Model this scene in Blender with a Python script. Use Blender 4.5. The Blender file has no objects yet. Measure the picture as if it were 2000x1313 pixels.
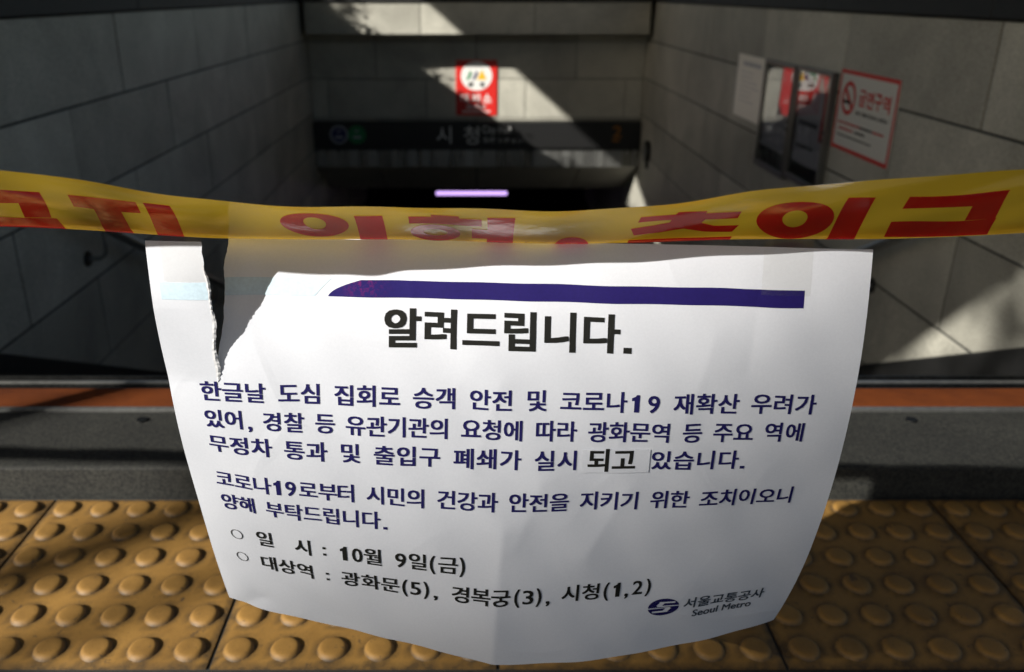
import bpy, bmesh, math, random
import numpy as np
from mathutils import Vector, Matrix

# ---------------------------------------------------------------- camera, sky, sun
SC = bpy.context.scene
COL = SC.collection
PI = math.pi
SUN_AZ, SUN_EL = math.radians(53), math.radians(28)      # light travels towards +x +y and down
cam = bpy.data.cameras.new('camera')
camo = bpy.data.objects.new('camera', cam)
COL.objects.link(camo)
SC.camera = camo
camo.location = (0, 0, .645)
camo.rotation_euler = (PI / 2 - math.atan(.4004), 0, 0)
cam.sensor_width = 36
cam.lens = 36 * 1677 / 2000
cam.shift_x = .0375
cam.clip_start = .02
cam.clip_end = 400
cam.dof.use_dof = True
cam.dof.focus_distance = .53
cam.dof.aperture_fstop = 9.0

world = bpy.data.worlds.new('World')
SC.world = world
world.use_nodes = True
wn = world.node_tree
sky = wn.nodes.new('ShaderNodeTexSky')
sky.sky_type = 'NISHITA'
sky.sun_disc = False
sky.dust_density = 2.5
sky.ozone_density = 1
sky.sun_elevation = SUN_EL
sky.sun_rotation = math.atan2(-math.sin(SUN_AZ), -math.cos(SUN_AZ))
wn.links.new(sky.outputs[0], wn.nodes['Background'].inputs[0])
wn.nodes['Background'].inputs[1].default_value = .05
sl = bpy.data.lights.new('sun', 'SUN')
sl.energy = 5.0
sl.angle = math.radians(.55)
sl.color = (1, .965, .90)
so = bpy.data.objects.new('sun', sl)
COL.objects.link(so)
LD = Vector((math.sin(SUN_AZ) * math.cos(SUN_EL), math.cos(SUN_AZ) * math.cos(SUN_EL), -math.sin(SUN_EL)))
so.rotation_euler = LD.to_track_quat('-Z', 'Y').to_euler()
so.location = (-3, -3, 4)
SC.view_settings.view_transform = 'Standard'
SC.view_settings.look = 'None'
SC.view_settings.exposure = .72
SC.view_settings.gamma = 1
SC.render.engine = 'CYCLES'
SC.cycles.max_bounces = 8
SC.cycles.use_denoising = True

# ---------------------------------------------------------------- helpers
rnd = random.Random(7)

def link(name, me, mat=None, parent=None):
    o = bpy.data.objects.new(name, me)
    COL.objects.link(o)
    if mat and me is not None and not me.materials:
        me.materials.append(mat)
    if parent:
        o.parent = parent
    return o

def tag(o, label=None, cat=None, group=None, kind=None):
    if label: o['label'] = label
    if cat: o['category'] = cat
    if group: o['group'] = group
    if kind: o['kind'] = kind
    return o

def empty(name, loc=(0, 0, 0)):
    o = bpy.data.objects.new(name, None)
    o.location = loc
    o.empty_display_size = .1
    COL.objects.link(o)
    return o

class MB:
    """collects geometry in world space, builds ONE mesh object"""
    def __init__(s): s.v = []; s.f = []
    def add(s, vs, fs):
        n = len(s.v)
        s.v += [tuple(p) for p in vs]
        s.f += [tuple(i + n for i in f) for f in fs]
        return s
    def box(s, a, b):
        (x0, y0, z0), (x1, y1, z1) = a, b
        return s.add([(x0, y0, z0), (x1, y0, z0), (x1, y1, z0), (x0, y1, z0), (x0, y0, z1), (x1, y0, z1), (x1, y1, z1), (x0, y1, z1)],
                     [(0, 3, 2, 1), (4, 5, 6, 7), (0, 1, 5, 4), (1, 2, 6, 5), (2, 3, 7, 6), (3, 0, 4, 7)])
    def prism(s, poly, d):
        """poly: list of 3-D points of a planar polygon, extruded by vector d"""
        n = len(poly)
        d = Vector(d)
        vs = [Vector(p) for p in poly] + [Vector(p) + d for p in poly]
        fs = [tuple(range(n))[::-1], tuple(range(n, 2 * n))] + [(i, (i + 1) % n, n + (i + 1) % n, n + i) for i in range(n)]
        return s.add(vs, fs)
    def tube(s, pts, r, seg=12, cap=True):
        pts = [Vector(p) for p in pts]
        rs = r if isinstance(r, (list, tuple)) else [r] * len(pts)
        rings = []
        ref = Vector((0, 0, 1))
        for i, p in enumerate(pts):
            t = (pts[min(i + 1, len(pts) - 1)] - pts[max(i - 1, 0)]).normalized()
            if abs(t.dot(ref)) > .95: ref = Vector((1, 0, 0))
            a = t.cross(ref).normalized(); b = t.cross(a)
            rings.append([p + (a * math.cos(q * 2 * PI / seg) + b * math.sin(q * 2 * PI / seg)) * rs[i] for q in range(seg)])
        vs = [q for ring in rings for q in ring]
        fs = [(i * seg + j, i * seg + (j + 1) % seg, (i + 1) * seg + (j + 1) % seg, (i + 1) * seg + j) for i in range(len(pts) - 1) for j in range(seg)]
        if cap:
            fs += [tuple(range(seg))[::-1], tuple(range((len(pts) - 1) * seg, len(pts) * seg))]
        return s.add(vs, fs)
    def mesh(s, name, smooth=False, origin=None):
        me = bpy.data.meshes.new(name)
        v = s.v
        if origin is not None: v = [(x - origin[0], y - origin[1], z - origin[2]) for x, y, z in v]
        me.from_pydata(v, [], s.f)
        bm = bmesh.new(); bm.from_mesh(me)
        bmesh.ops.recalc_face_normals(bm, faces=bm.faces)
        bm.to_mesh(me); bm.free()
        if smooth:
            me.polygons.foreach_set('use_smooth', [True] * len(me.polygons))
            me.set_sharp_from_angle(angle=math.radians(38))
        return me
    def build(s, name, mat=None, parent=None, smooth=False, bevel=0):
        po = Vector(parent.location) if parent else Vector((0, 0, 0))
        pp = parent
        while pp is not None and pp.parent is not None:
            pp = pp.parent; po += Vector(pp.location)
        xs = np.array(s.v)
        c = Vector(((xs[:, 0].min() + xs[:, 0].max()) / 2, (xs[:, 1].min() + xs[:, 1].max()) / 2, xs[:, 2].min()))
        me = s.mesh(name, smooth, c)
        o = link(name, me, mat, parent)
        o.location = c - po
        if bevel:
            m = o.modifiers.new('bevel', 'BEVEL'); m.width = bevel; m.segments = 2; m.limit_method = 'ANGLE'
        return o

def clip(poly, fn):
    """keep the part of a 2-D polygon where fn(p) > 0 (fn linear)"""
    out = []
    for i, a in enumerate(poly):
        b = poly[(i + 1) % len(poly)]
        fa, fb = fn(a), fn(b)
        if fa > 0: out.append(a)
        if (fa > 0) != (fb > 0):
            t = fa / (fa - fb)
            out.append((a[0] + (b[0] - a[0]) * t, a[1] + (b[1] - a[1]) * t))
    return out

# ---------------------------------------------------------------- materials
def newmat(name):
    m = bpy.data.materials.new(name)
    m.use_nodes = True
    return m, m.node_tree, m.node_tree.nodes['Principled BSDF']

def N(t, kind, **k):
    n = t.nodes.new(kind)
    for a, b in k.items():
        if a.startswith('i_'):
            n.inputs[a[2:].replace('_', ' ')].default_value = b
        else: setattr(n, a, b)
    return n

def coord(t, gen='Object'):
    return N(t, 'ShaderNodeTexCoord').outputs[gen]

def noise(t, scale, detail=4, rough=.6, vec=None, dist=0):
    n = N(t, 'ShaderNodeTexNoise')
    n.inputs['Scale'].default_value = scale
    n.inputs['Detail'].default_value = detail
    n.inputs['Roughness'].default_value = rough
    n.inputs['Distortion'].default_value = dist
    t.links.new(vec if vec is not None else coord(t), n.inputs['Vector'])
    return n.outputs['Fac']

def ramp(t, fac, stops):
    r = N(t, 'ShaderNodeValToRGB')
    e = r.color_ramp.elements
    while len(e) < len(stops): e.new(.5)
    for k, (p, c) in zip(e, stops):
        k.position = p
        k.color = (c, c, c, 1) if isinstance(c, (int, float)) else (*c, 1)
    t.links.new(fac, r.inputs['Fac'])
    return r.outputs['Color']

def mix(t, a, b, fac, mode='MIX'):
    m = N(t, 'ShaderNodeMix', data_type='RGBA', blend_type=mode)
    for s, v in ((m.inputs[6], a), (m.inputs[7], b), (m.inputs[0], fac)):
        if isinstance(v, (int, float)) : s.default_value = v
        elif isinstance(v, tuple): s.default_value = (*v, 1)
        else: t.links.new(v, s)
    return m.outputs[2]

def bump(t, b, h, strength=.3, dist=.001):
    n = N(t, 'ShaderNodeBump')
    n.inputs['Strength'].default_value = strength
    n.inputs['Distance'].default_value = dist
    t.links.new(h, n.inputs['Height'])
    t.links.new(n.outputs[0], b.inputs['Normal'])

def plain(name, c, rough=.5, metal=0, spec=.5, coat=0):
    m, t, b = newmat(name)
    b.inputs['Base Color'].default_value = (*c, 1)
    b.inputs['Roughness'].default_value = rough
    b.inputs['Metallic'].default_value = metal
    b.inputs['Specular IOR Level'].default_value = spec
    b.inputs['Coat Weight'].default_value = coat
    return m

def stone(name, c0, c1, speck=.5, rough=.6, var=.12, sscale=220, wscale=2.0, stain=.35, bmp=.25, metal=0):
    """granite: fine speckles over a mottled ground, each piece a little different"""
    m, t, b = newmat(name)
    gp = N(t, 'ShaderNodeNewGeometry').outputs['Position']
    info = N(t, 'ShaderNodeObjectInfo').outputs['Random']
    sp = noise(t, sscale, 3, .7, gp)
    col = ramp(t, sp, [(.38, c0), (.62, c1)])
    v = N(t, 'ShaderNodeTexVoronoi'); v.inputs['Scale'].default_value = sscale * 1.3
    t.links.new(gp, v.inputs['Vector'])
    dk = ramp(t, v.outputs['Distance'], [(.0, 1 - speck), (.28, 1.0)])
    col = mix(t, col, dk, 1.0, 'MULTIPLY')
    st = ramp(t, noise(t, wscale, 6, .65, gp, .4), [(.3, 1 - stain), (.65, 1.0)])
    col = mix(t, col, st, 1.0, 'MULTIPLY')
    rv = N(t, 'ShaderNodeMapRange'); rv.inputs[3].default_value = 1 - var; rv.inputs[4].default_value = 1 + var
    t.links.new(info, rv.inputs[0])
    hs = N(t, 'ShaderNodeHueSaturation'); t.links.new(rv.outputs[0], hs.inputs['Value']); t.links.new(col, hs.inputs['Color'])
    t.links.new(hs.outputs[0], b.inputs['Base Color'])
    b.inputs['Roughness'].default_value = rough
    b.inputs['Metallic'].default_value = metal
    bump(t, b, sp, bmp, .0008)
    return m

M = {}
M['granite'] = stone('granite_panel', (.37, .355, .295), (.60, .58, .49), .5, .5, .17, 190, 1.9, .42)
M['joint'] = plain('dark_joint', (.035, .035, .032), .9)
M['black_granite'] = stone('black_granite', (.006, .006, .006), (.018, .018, .017), .3, .6, .1, 250, 3, .3, .1)
M['kerb'] = stone('kerb_granite', (.004, .0042, .0034), (.032, .032, .025), .65, .8, .1, 260, 5, .5, .5)
M['pave'] = stone('pavement_stone', (.035, .035, .03), (.10, .097, .088), .5, .85, .1, 300, 6, .4, .5)
M['steel'] = stone('brushed_steel', (.40, .40, .38), (.52, .52, .49), .1, .34, .05, 90, 3, .35, .03, .85)
def streaked():
    m, t, b = newmat('fascia_steel')
    gp = N(t, 'ShaderNodeNewGeometry').outputs['Position']
    mp = N(t, 'ShaderNodeMapping'); mp.inputs['Scale'].default_value = (1, 0, .06); t.links.new(gp, mp.inputs[0])
    nz = noise(t, 9, 5, .65, mp.outputs[0])
    b.inputs['Base Color'].default_value = (.50, .50, .47, 1); b.inputs['Metallic'].default_value = .9
    r = ramp(t, nz, [(.35, .16), (.65, .42)]); t.links.new(r, b.inputs['Roughness'])
    bump(t, b, nz, .9, .012)
    return m
M['fascia_steel'] = streaked()
M['dark_steel'] = stone('dark_steel', (.06, .06, .058), (.12, .12, .115), .2, .42, .05, 150, 8, .4, .1, 1.0)
M['sign_black'] = plain('sign_black', (.016, .016, .016), .34, 0, .6)
M['sign_letter'] = plain('sign_letter', (.75, .75, .72), .5)
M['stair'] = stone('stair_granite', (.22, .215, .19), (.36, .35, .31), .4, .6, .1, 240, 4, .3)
M['ceiling'] = stone('soffit_panel', (.34, .33, .29), (.44, .42, .38), .15, .5, .08, 120, 3, .25, .1)
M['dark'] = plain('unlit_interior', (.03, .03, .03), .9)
M['white_print'] = plain('white_print', (.75, .74, .70), .5)
M['grey_print'] = plain('grey_print', (.38, .39, .42), .5)
M['red_print'] = plain('red_print', (.60, .02, .015), .45)
M['ink_black'] = plain('ink_black', (.012, .012, .011), .6)
M['green_print'] = plain('green_print', (.01, .22, .07), .4)
M['navy_print'] = plain('navy_print', (.01, .012, .09), .4)
M['yellow_print'] = plain('yellow_print', (.80, .45, .01), .45)
M['orange_print'] = plain('orange_print', (.28, .11, .008), .45)
M['poster_white'] = plain('poster_white', (.62, .61, .55), .5)
M['poster_lilac'] = plain('poster_lilac', (.52, .50, .56), .5)
M['bright_sheet'] = plain('bright_sheet', (.93, .88, .78), .35)
M['aluminium'] = plain('aluminium_frame', (.20, .20, .19), .35, .8)

def ink(name, c, patch=None):
    m, t, b = newmat(name)
    col = ramp(t, noise(t, 500, 2, .5), [(.3, tuple(x * .93 for x in c)), (.7, tuple(x * 1.05 for x in c))])
    if patch:
        gp = N(t, 'ShaderNodeNewGeometry').outputs['Position']
        vm = N(t, 'ShaderNodeVectorMath', operation='DISTANCE'); t.links.new(gp, vm.inputs[0]); vm.inputs[1].default_value = patch
        near = ramp(t, vm.outputs['Value'], [(.004, 1.0), (.017, 0.0)])
        sm = ramp(t, noise(t, 420, 4, .7), [(.48, 0.0), (.62, .8)])
        f = mix(t, near, sm, 1.0, 'MULTIPLY')
        col = mix(t, col, (.12, .006, .10), f)
    t.links.new(col, b.inputs['Base Color'])
    b.inputs['Roughness'].default_value = .7
    b.inputs['Specular IOR Level'].default_value = .15
    return m
M['navy_ink'] = ink('navy_ink', (.012, .010, .085))
M['navy_bar'] = ink('navy_bar_ink', (.014, .008, .10), (-.066, .4915, .484))
M['title_ink'] = ink('title_ink', (.012, .012, .010))
M['sky_ink'] = ink('pale_blue_ink', (.55, .68, .76))
M['slate_ink'] = ink('slate_ink', (.05, .065, .085))

def paper_mat():
    m, t, b = newmat('notice_paper')
    out = t.nodes['Material Output']
    t.nodes.remove(b)
    oc = coord(t)
    fine = noise(t, 700, 3, .6, oc)
    col = ramp(t, fine, [(.3, (.70, .72, .77)), (.7, (.74, .76, .81))])
    n1 = noise(t, 9, 3, .5, oc, .6)
    v = N(t, 'ShaderNodeTexVoronoi', feature='DISTANCE_TO_EDGE'); v.inputs['Scale'].default_value = 11
    wv = N(t, 'ShaderNodeVectorMath', operation='ADD')
    nn = N(t, 'ShaderNodeTexNoise'); nn.inputs['Scale'].default_value = 6; t.links.new(oc, nn.inputs['Vector'])
    sc = N(t, 'ShaderNodeVectorMath', operation='SCALE'); sc.inputs['Scale'].default_value = .12; t.links.new(nn.outputs['Color'], sc.inputs[0])
    t.links.new(oc, wv.inputs[0]); t.links.new(sc.outputs[0], wv.inputs[1]); t.links.new(wv.outputs[0], v.inputs['Vector'])
    cr = ramp(t, v.outputs['Distance'], [(.0, 1.0), (.05, .25), (.25, 0.0)])
    msk = ramp(t, noise(t, 7, 2, .5, oc), [(.45, 0.0), (.62, 1.0)])
    cr2 = mix(t, cr, msk, 1.0, 'MULTIPLY')
    b1 = N(t, 'ShaderNodeBump'); b1.inputs['Strength'].default_value = .5; b1.inputs['Distance'].default_value = .0022; t.links.new(n1, b1.inputs['Height'])
    b2 = N(t, 'ShaderNodeBump'); b2.inputs['Strength'].default_value = .45; b2.inputs['Distance'].default_value = .0007; t.links.new(cr2, b2.inputs['Height']); t.links.new(b1.outputs[0], b2.inputs['Normal'])
    b3 = N(t, 'ShaderNodeBump'); b3.inputs['Strength'].default_value = .25; b3.inputs['Distance'].default_value = .00005; t.links.new(fine, b3.inputs['Height']); t.links.new(b2.outputs[0], b3.inputs['Normal'])
    d = N(t, 'ShaderNodeBsdfDiffuse'); tr = N(t, 'ShaderNodeBsdfTranslucent'); mx = N(t, 'ShaderNodeMixShader')
    t.links.new(col, d.inputs['Color']); tr.inputs['Color'].default_value = (.8, .78, .72, 1)
    t.links.new(b3.outputs[0], d.inputs['Normal'])
    mx.inputs[0].default_value = .13
    t.links.new(d.outputs[0], mx.inputs[1]); t.links.new(tr.outputs[0], mx.inputs[2])
    t.links.new(mx.outputs[0], out.inputs['Surface'])
    return m
M['paper'] = paper_mat()

def facing(t, lo, hi, p, normal=None):
    lw = N(t, 'ShaderNodeLayerWeight'); lw.inputs['Blend'].default_value = .5
    if normal is not None: t.links.new(normal, lw.inputs['Normal'])
    pw = N(t, 'ShaderNodeMath', operation='POWER'); t.links.new(lw.outputs['Facing'], pw.inputs[0]); pw.inputs[1].default_value = p
    mr = N(t, 'ShaderNodeMapRange'); mr.inputs[3].default_value = lo; mr.inputs[4].default_value = hi
    t.links.new(pw.outputs[0], mr.inputs[0])
    return mr.outputs[0]

def film(name, c, ctr, trans=.45, rough=.2, thin=.0):
    """thin glossy plastic film that lets coloured light through"""
    m, t, b = newmat(name)
    out = t.nodes['Material Output']; t.nodes.remove(b)
    d = N(t, 'ShaderNodeBsdfDiffuse'); d.inputs['Color'].default_value = (*c, 1)
    tr = N(t, 'ShaderNodeBsdfTranslucent'); tr.inputs['Color'].default_value = (*ctr, 1)
    tp = N(t, 'ShaderNodeBsdfTransparent'); tp.inputs['Color'].default_value = (*ctr, 1)
    g = N(t, 'ShaderNodeBsdfGlossy'); g.inputs['Roughness'].default_value = rough; g.inputs['Color'].default_value = (1, 1, 1, 1)
    m1 = N(t, 'ShaderNodeMixShader'); m1.inputs[0].default_value = trans
    t.links.new(d.outputs[0], m1.inputs[1]); t.links.new(tr.outputs[0], m1.inputs[2])
    m3 = N(t, 'ShaderNodeMixShader'); m3.inputs[0].default_value = thin
    t.links.new(m1.outputs[0], m3.inputs[1]); t.links.new(tp.outputs[0], m3.inputs[2])
    bp = N(t, 'ShaderNodeBump'); bp.inputs['Strength'].default_value = .35; bp.inputs['Distance'].default_value = .0006
    t.links.new(noise(t, 35, 4, .55, None, 1.0), bp.inputs['Height'])
    t.links.new(bp.outputs[0], g.inputs['Normal'])
    m2 = N(t, 'ShaderNodeMixShader'); t.links.new(facing(t, .05, .52, 2.3), m2.inputs[0])
    t.links.new(m3.outputs[0], m2.inputs[1]); t.links.new(g.outputs[0], m2.inputs[2])
    t.links.new(m2.outputs[0], out.inputs['Surface'])
    return m
M['tape_yellow'] = film('yellow_film', (.56, .355, .010), (1.0, .64, .04), .72, .09, .0)
M['tape_red'] = film('red_film', (.46, .001, .012), (.92, .006, .03), .62, .09, .0)

def clear_mat():
    m, t, b = newmat('clear_adhesive_film')
    out = t.nodes['Material Output']; t.nodes.remove(b)
    tp = N(t, 'ShaderNodeBsdfTransparent'); tp.inputs['Color'].default_value = (.995, .992, .98, 1)
    g = N(t, 'ShaderNodeBsdfGlossy'); g.inputs['Roughness'].default_value = .15
    bp = N(t, 'ShaderNodeBump'); bp.inputs['Strength'].default_value = .8; bp.inputs['Distance'].default_value = .0006
    t.links.new(noise(t, 160, 4, .6), bp.inputs['Height']); t.links.new(bp.outputs[0], g.inputs['Normal'])
    m2 = N(t, 'ShaderNodeMixShader'); m2.inputs[0].default_value = .07
    t.links.new(tp.outputs[0], m2.inputs[1]); t.links.new(g.outputs[0], m2.inputs[2])
    t.links.new(m2.outputs[0], out.inputs['Surface'])
    return m
M['clear'] = clear_mat()

def glass_mat():
    m, t, b = newmat('case_glass')
    out = t.nodes['Material Output']; t.nodes.remove(b)
    tp = N(t, 'ShaderNodeBsdfTransparent'); tp.inputs['Color'].default_value = (.85, .86, .86, 1)
    g = N(t, 'ShaderNodeBsdfGlossy'); g.inputs['Roughness'].default_value = .02
    bp = N(t, 'ShaderNodeBump'); bp.inputs['Strength'].default_value = .2; bp.inputs['Distance'].default_value = .01
    t.links.new(noise(t, 3, 2, .5), bp.inputs['Height']); t.links.new(bp.outputs[0], g.inputs['Normal'])
    m2 = N(t, 'ShaderNodeMixShader'); t.links.new(facing(t, .06, .9, 4), m2.inputs[0])
    t.links.new(tp.outputs[0], m2.inputs[1]); t.links.new(g.outputs[0], m2.inputs[2])
    t.links.new(m2.outputs[0], out.inputs['Surface'])
    return m
M['glass'] = glass_mat()

def tile_mat():
    m, t, b = newmat('ochre_tactile')
    gp = N(t, 'ShaderNodeNewGeometry').outputs['Position']
    info = N(t, 'ShaderNodeObjectInfo').outputs['Random']
    col = ramp(t, noise(t, 14, 6, .65, gp, .3), [(.3, (.21, .11, .024)), (.7, (.35, .19, .044))])
    sp = ramp(t, noise(t, 420, 3, .7, gp), [(.28, .62), (.42, 1.0)])
    col = mix(t, col, sp, 1.0, 'MULTIPLY')
    # grime settled in the low places round the domes: painted by distance in the dome grid (object space)
    at = N(t, 'ShaderNodeAttribute', attribute_name='grime')
    gr = mix(t, at.outputs['Fac'], ramp(t, noise(t, 90, 4, .7, gp), [(.3, .35), (.6, 1.0)]), 1.0, 'MULTIPLY')
    col = mix(t, col, (.030, .024, .016), gr)
    scuff = ramp(t, noise(t, 26, 7, .8, gp, 1.2), [(.60, 0.0), (.66, .30), (.74, 0.0)])
    col = mix(t, col, (.12, .085, .05), scuff)
    chips = ramp(t, noise(t, 46, 5, .75, gp, .5), [(.625, 0.0), (.66, .8)])
    col = mix(t, col, (.07, .045, .025), chips)
    t.links.new(col, b.inputs['Base Color'])
    b.inputs['Roughness'].default_value = .62
    bump(t, b, noise(t, 300, 4, .7, gp), .4, .0006)
    return m
M['tile'] = tile_mat()

def strip_mat():
    m, t, b = newmat('orange_rubber')
    gp = N(t, 'ShaderNodeNewGeometry').outputs['Position']
    col = ramp(t, noise(t, 11, 6, .7, gp), [(.3, (.07, .015, .002)), (.7, (.145, .034, .004))])
    sp = ramp(t, noise(t, 18, 5, .8, gp), [(.67, 0.0), (.72, .85)])
    col = mix(t, col, (.05, .035, .03), sp)
    t.links.new(col, b.inputs['Base Color'])
    b.inputs['Roughness'].default_value = .85
    b.inputs['Specular IOR Level'].default_value = .2
    bump(t, b, noise(t, 400, 3, .7, gp), .5, .0008)
    return m
M['orange'] = strip_mat()
M['torn'] = plain('torn_paper_fibre', (.72, .72, .72), .95, 0, .1)

# ---------------------------------------------------------------- glyph outlines (read while the scene is still nearly empty)
_cache = {}
def glyphs(body, bold=0.0, res=3):
    key = (body, bold)
    if key in _cache: return _cache[key]
    cu = bpy.data.curves.new('tmp', 'FONT')
    cu.body = body; cu.size = 1; cu.offset = bold; cu.resolution_u = res
    o = bpy.data.objects.new('tmp', cu); COL.objects.link(o)
    me = o.evaluated_get(bpy.context.evaluated_depsgraph_get()).to_mesh()
    v = [(p.co.x, p.co.y) for p in me.vertices]
    f = [tuple(p.vertices) for p in me.polygons]
    o.evaluated_get(bpy.context.evaluated_depsgraph_get()).to_mesh_clear()
    bpy.data.objects.remove(o); bpy.data.curves.remove(cu)
    _cache[key] = (v, f)
    return v, f


_cache[('1', 0.0)] = ([(.10, 0), (.26, 0), (.26, .7), (.17, .7), (.13, .62), (.0, .56), (.0, .46), (.10, .49)], [(0, 1, 2, 3, 7), (3, 4, 5, 6, 7)])
for _ch in sorted(set('한글날도심집회로승객안전및코로나재확산우려가있어경찰등유관기관의요청에따라광화문역주요무정차통과출입구폐쇄실시습니다부터민건강을지키위조치이오양해탁드립일월금대상복궁알되고서울교공사023459,()')):
    glyphs(_ch)
# ================================================================ large structure
SL = -.5                       # slope of the stair, its ceiling, skirting and handrails
STAIR_Y = 1.325
XL, XR, YB = -1.37, 1.43, 7.5
def nosing(y): return .045 + SL * (y - STAIR_Y)

# --- ground round the opening
g = MB()
g.box((-60, -60, -.3), (60, 1.03, -.04))
gm = g.build('ground', M['pave'])
tag(gm, 'grey stone pavement ground in front of the stairs', kind='structure')
g2 = MB()
g2.box((-60, 1.03, -.3), (XL - .30, 60, -.04)); g2.box((XR + .30, 1.03, -.3), (60, 60, -.04)); g2.box((XL - .30, 7.9, -.3), (XR + .30, 60, -.04))
tag(g2.build('ground', M['pave']), 'grey ground beside and behind the stairwell', kind='structure')

pv = empty('pavement', (0, .4, -.04))
tag(pv, 'strip of grey paving slabs in front of the yellow tiles', kind='structure')
x = -1.6
k = 0
for row, (y0, y1) in enumerate(((.394, .690), (.094, .390), (-.206, .090))):
    for k in range(-5, 6):
        o = MB().box((k * .6 + .13 * row, y0, -.04), (k * .6 + .596 + .13 * row, y1, -.001 + rnd.uniform(-.0008, .0008))).build('slab', M['pave'], pv, bevel=.003)

# --- tactile tiles
def tile_mesh():
    me = bpy.data.meshes.new('tile')
    bm = bmesh.new()
    h = .149
    gl = bm.loops.layers.float_color.new('grime')
    # base plate with holes is avoided: plate top is a fine grid, domes sit 0 mm deep as own shells
    vs, fs, gr = [], [], []
    nn = 36
    for j in range(nn + 1):
        for i in range(nn + 1):
            X = -h + 2 * h * i / nn; Y = -h + 2 * h * j / nn
            e = min(h - abs(X), h - abs(Y))
            z = -.0018 if e < .0005 else 0
            # distance to nearest dome centre
            cx = (math.floor((X + .15) / .05) + .5) * .05 - .15; cy = (math.floor((Y + .15) / .05) + .5) * .05 - .15
            d = math.hypot(X - cx, Y - cy)
            gr.append(max(0, 1 - abs(d - .0165) / .0045) * .9 + (.8 if e < .004 else 0))
            vs.append((X, Y, z))
    for j in range(nn):
        for i in range(nn):
            a = j * (nn + 1) + i
            fs.append((a, a + 1, a + nn + 2, a + nn + 1))
    # rim
    base = len(vs)
    rim = [i for i in range(nn + 1)] + [j * (nn + 1) + nn for j in range(1, nn + 1)] + [nn * (nn + 1) + i for i in range(nn - 1, -1, -1)] + [j * (nn + 1) for j in range(nn - 1, 0, -1)]
    for r in rim:
        vs.append((vs[r][0], vs[r][1], -.03)); gr.append(1)
    for q in range(len(rim)):
        q2 = (q + 1) % len(rim)
        fs.append((rim[q2], rim[q], base + q, base + q2))
    prof = [(.0172, -.0004, 1.), (.0165, .0005, .8), (.0148, .0029, .12), (.0130, .0042, 0.), (.0112, .0047, 0.), (.0060, .0048, .05)]
    S2 = 26
    for a in range(6):
        for b_ in range(6):
            cx, cy = -.125 + .05 * a, -.125 + .05 * b_
            n0 = len(vs)
            w = .03 * math.sin(a * 5.1 + b_ * 3.7)
            for (r, z, q) in prof:
                for s in range(S2):
                    an = 2 * PI * s / S2
                    rr = r * (1 + .010 * math.sin(3 * an + a * 2.1 + b_))
                    vs.append((cx + rr * math.cos(an), cy + rr * math.sin(an), z * (1 + w) if z > 0 else z)); gr.append(q)
            vs.append((cx, cy, .0048 * (1 + w))); gr.append(.05)
            for p in range(len(prof) - 1):
                for s in range(S2):
                    fs.append((n0 + p * S2 + s, n0 + p * S2 + (s + 1) % S2, n0 + (p + 1) * S2 + (s + 1) % S2, n0 + (p + 1) * S2 + s))
            t = n0 + (len(prof) - 1) * S2
            for s in range(S2):
                fs.append((t + s, t + (s + 1) % S2, n0 + len(prof) * S2))
    bm.free()
    me.from_pydata(vs, [], fs)
    at = me.attributes.new('grime', 'FLOAT', 'POINT')
    at.data.foreach_set('value', gr)
    me.polygons.foreach_set('use_smooth', [True] * len(me.polygons))
    me.set_sharp_from_angle(angle=math.radians(50))
    me.materials.append(M['tile'])
    return me
tp = empty('tactile_paving', (.025, .85, 0))
tag(tp, 'row of ochre tactile tiles studded with domes', kind='structure')
tmesh = tile_mesh()
k = 0
for i in range(-4, 5):
    o = link('tile', tmesh, None, tp)
    o.location = ((i + .5) * .299, .852 - .85, rnd.uniform(-.0006, .0006))
    o.rotation_euler = (rnd.uniform(-.002, .002), rnd.uniform(-.002, .002), (i % 2) * PI + rnd.uniform(-.002, .002)); o.scale = (.990, 1.058, 1)
jb = MB().box((-1.6, .692, -.04), (1.6, 1.016, -.004)).build('bedding', M['joint'])
jb.parent = tp; jb.location = Vector(jb.location) - Vector(tp.location)

# --- granite step with the orange strip and the metal channel
st = empty('granite_step', (0, 1.17, -.04))
tag(st, 'low dark granite step in front of the stairs', kind='structure')
xs = [-2.2, -.95, .36, 1.42, 2.3]
for a, b in zip(xs[:-1], xs[1:]):
    MB().box((a + .001, 1.018, -.04), (b - .001, 1.187, .045)).build('slab', M['kerb'], st, bevel=.004)
MB().box((-2.2, 1.189, -.04), (2.3, 1.197, .0475)).build('metal_edge', M['steel'], st)
MB().box((-2.2, 1.1985, -.04), (2.3, 1.267, .046)).build('orange_strip', M['orange'], st, bevel=.001)
ch = MB().box((-2.2, 1.268, -.04), (2.3, 1.324, .034))
for yy in (1.269, 1.285, 1.301, 1.317):
    ch.box((-2.2, yy, .034), (2.3, yy + .0055, .044))
ch.build('metal_channel', M['dark_steel'], st)
MB().box((-2.2, 1.2915, -.01), (2.3, 1.2985, .0455)).build('metal_rail', M['steel'], st)
for xx in (-.50, .66):
    MB().tube([(xx, 1.155, .044), (xx, 1.155, .0475)], .008, 14).build('bolt', M['dark_steel'], st, True)

# --- stairs
sc_ = empty('staircase', (0, STAIR_Y, -3))
tag(sc_, 'granite stairs going down behind the paper notice', kind='structure')
ns = 24
for i in range(ns):
    y = STAIR_Y + .3 * i; z = .045 - .15 * (i + 1)
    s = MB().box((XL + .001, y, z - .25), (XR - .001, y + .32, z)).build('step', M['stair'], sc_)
    MB().box((XL + .01, y + .262, z + .0005), (XR - .01, y + .30, z + .005)).build('nosing_strip', M['dark_steel'], s).location
zf = .045 - .15 * ns
MB().box((XL, STAIR_Y + .3 * ns + .02, zf - .25), (XR, 16, zf)).build('landing', M['stair'], sc_)

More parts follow.
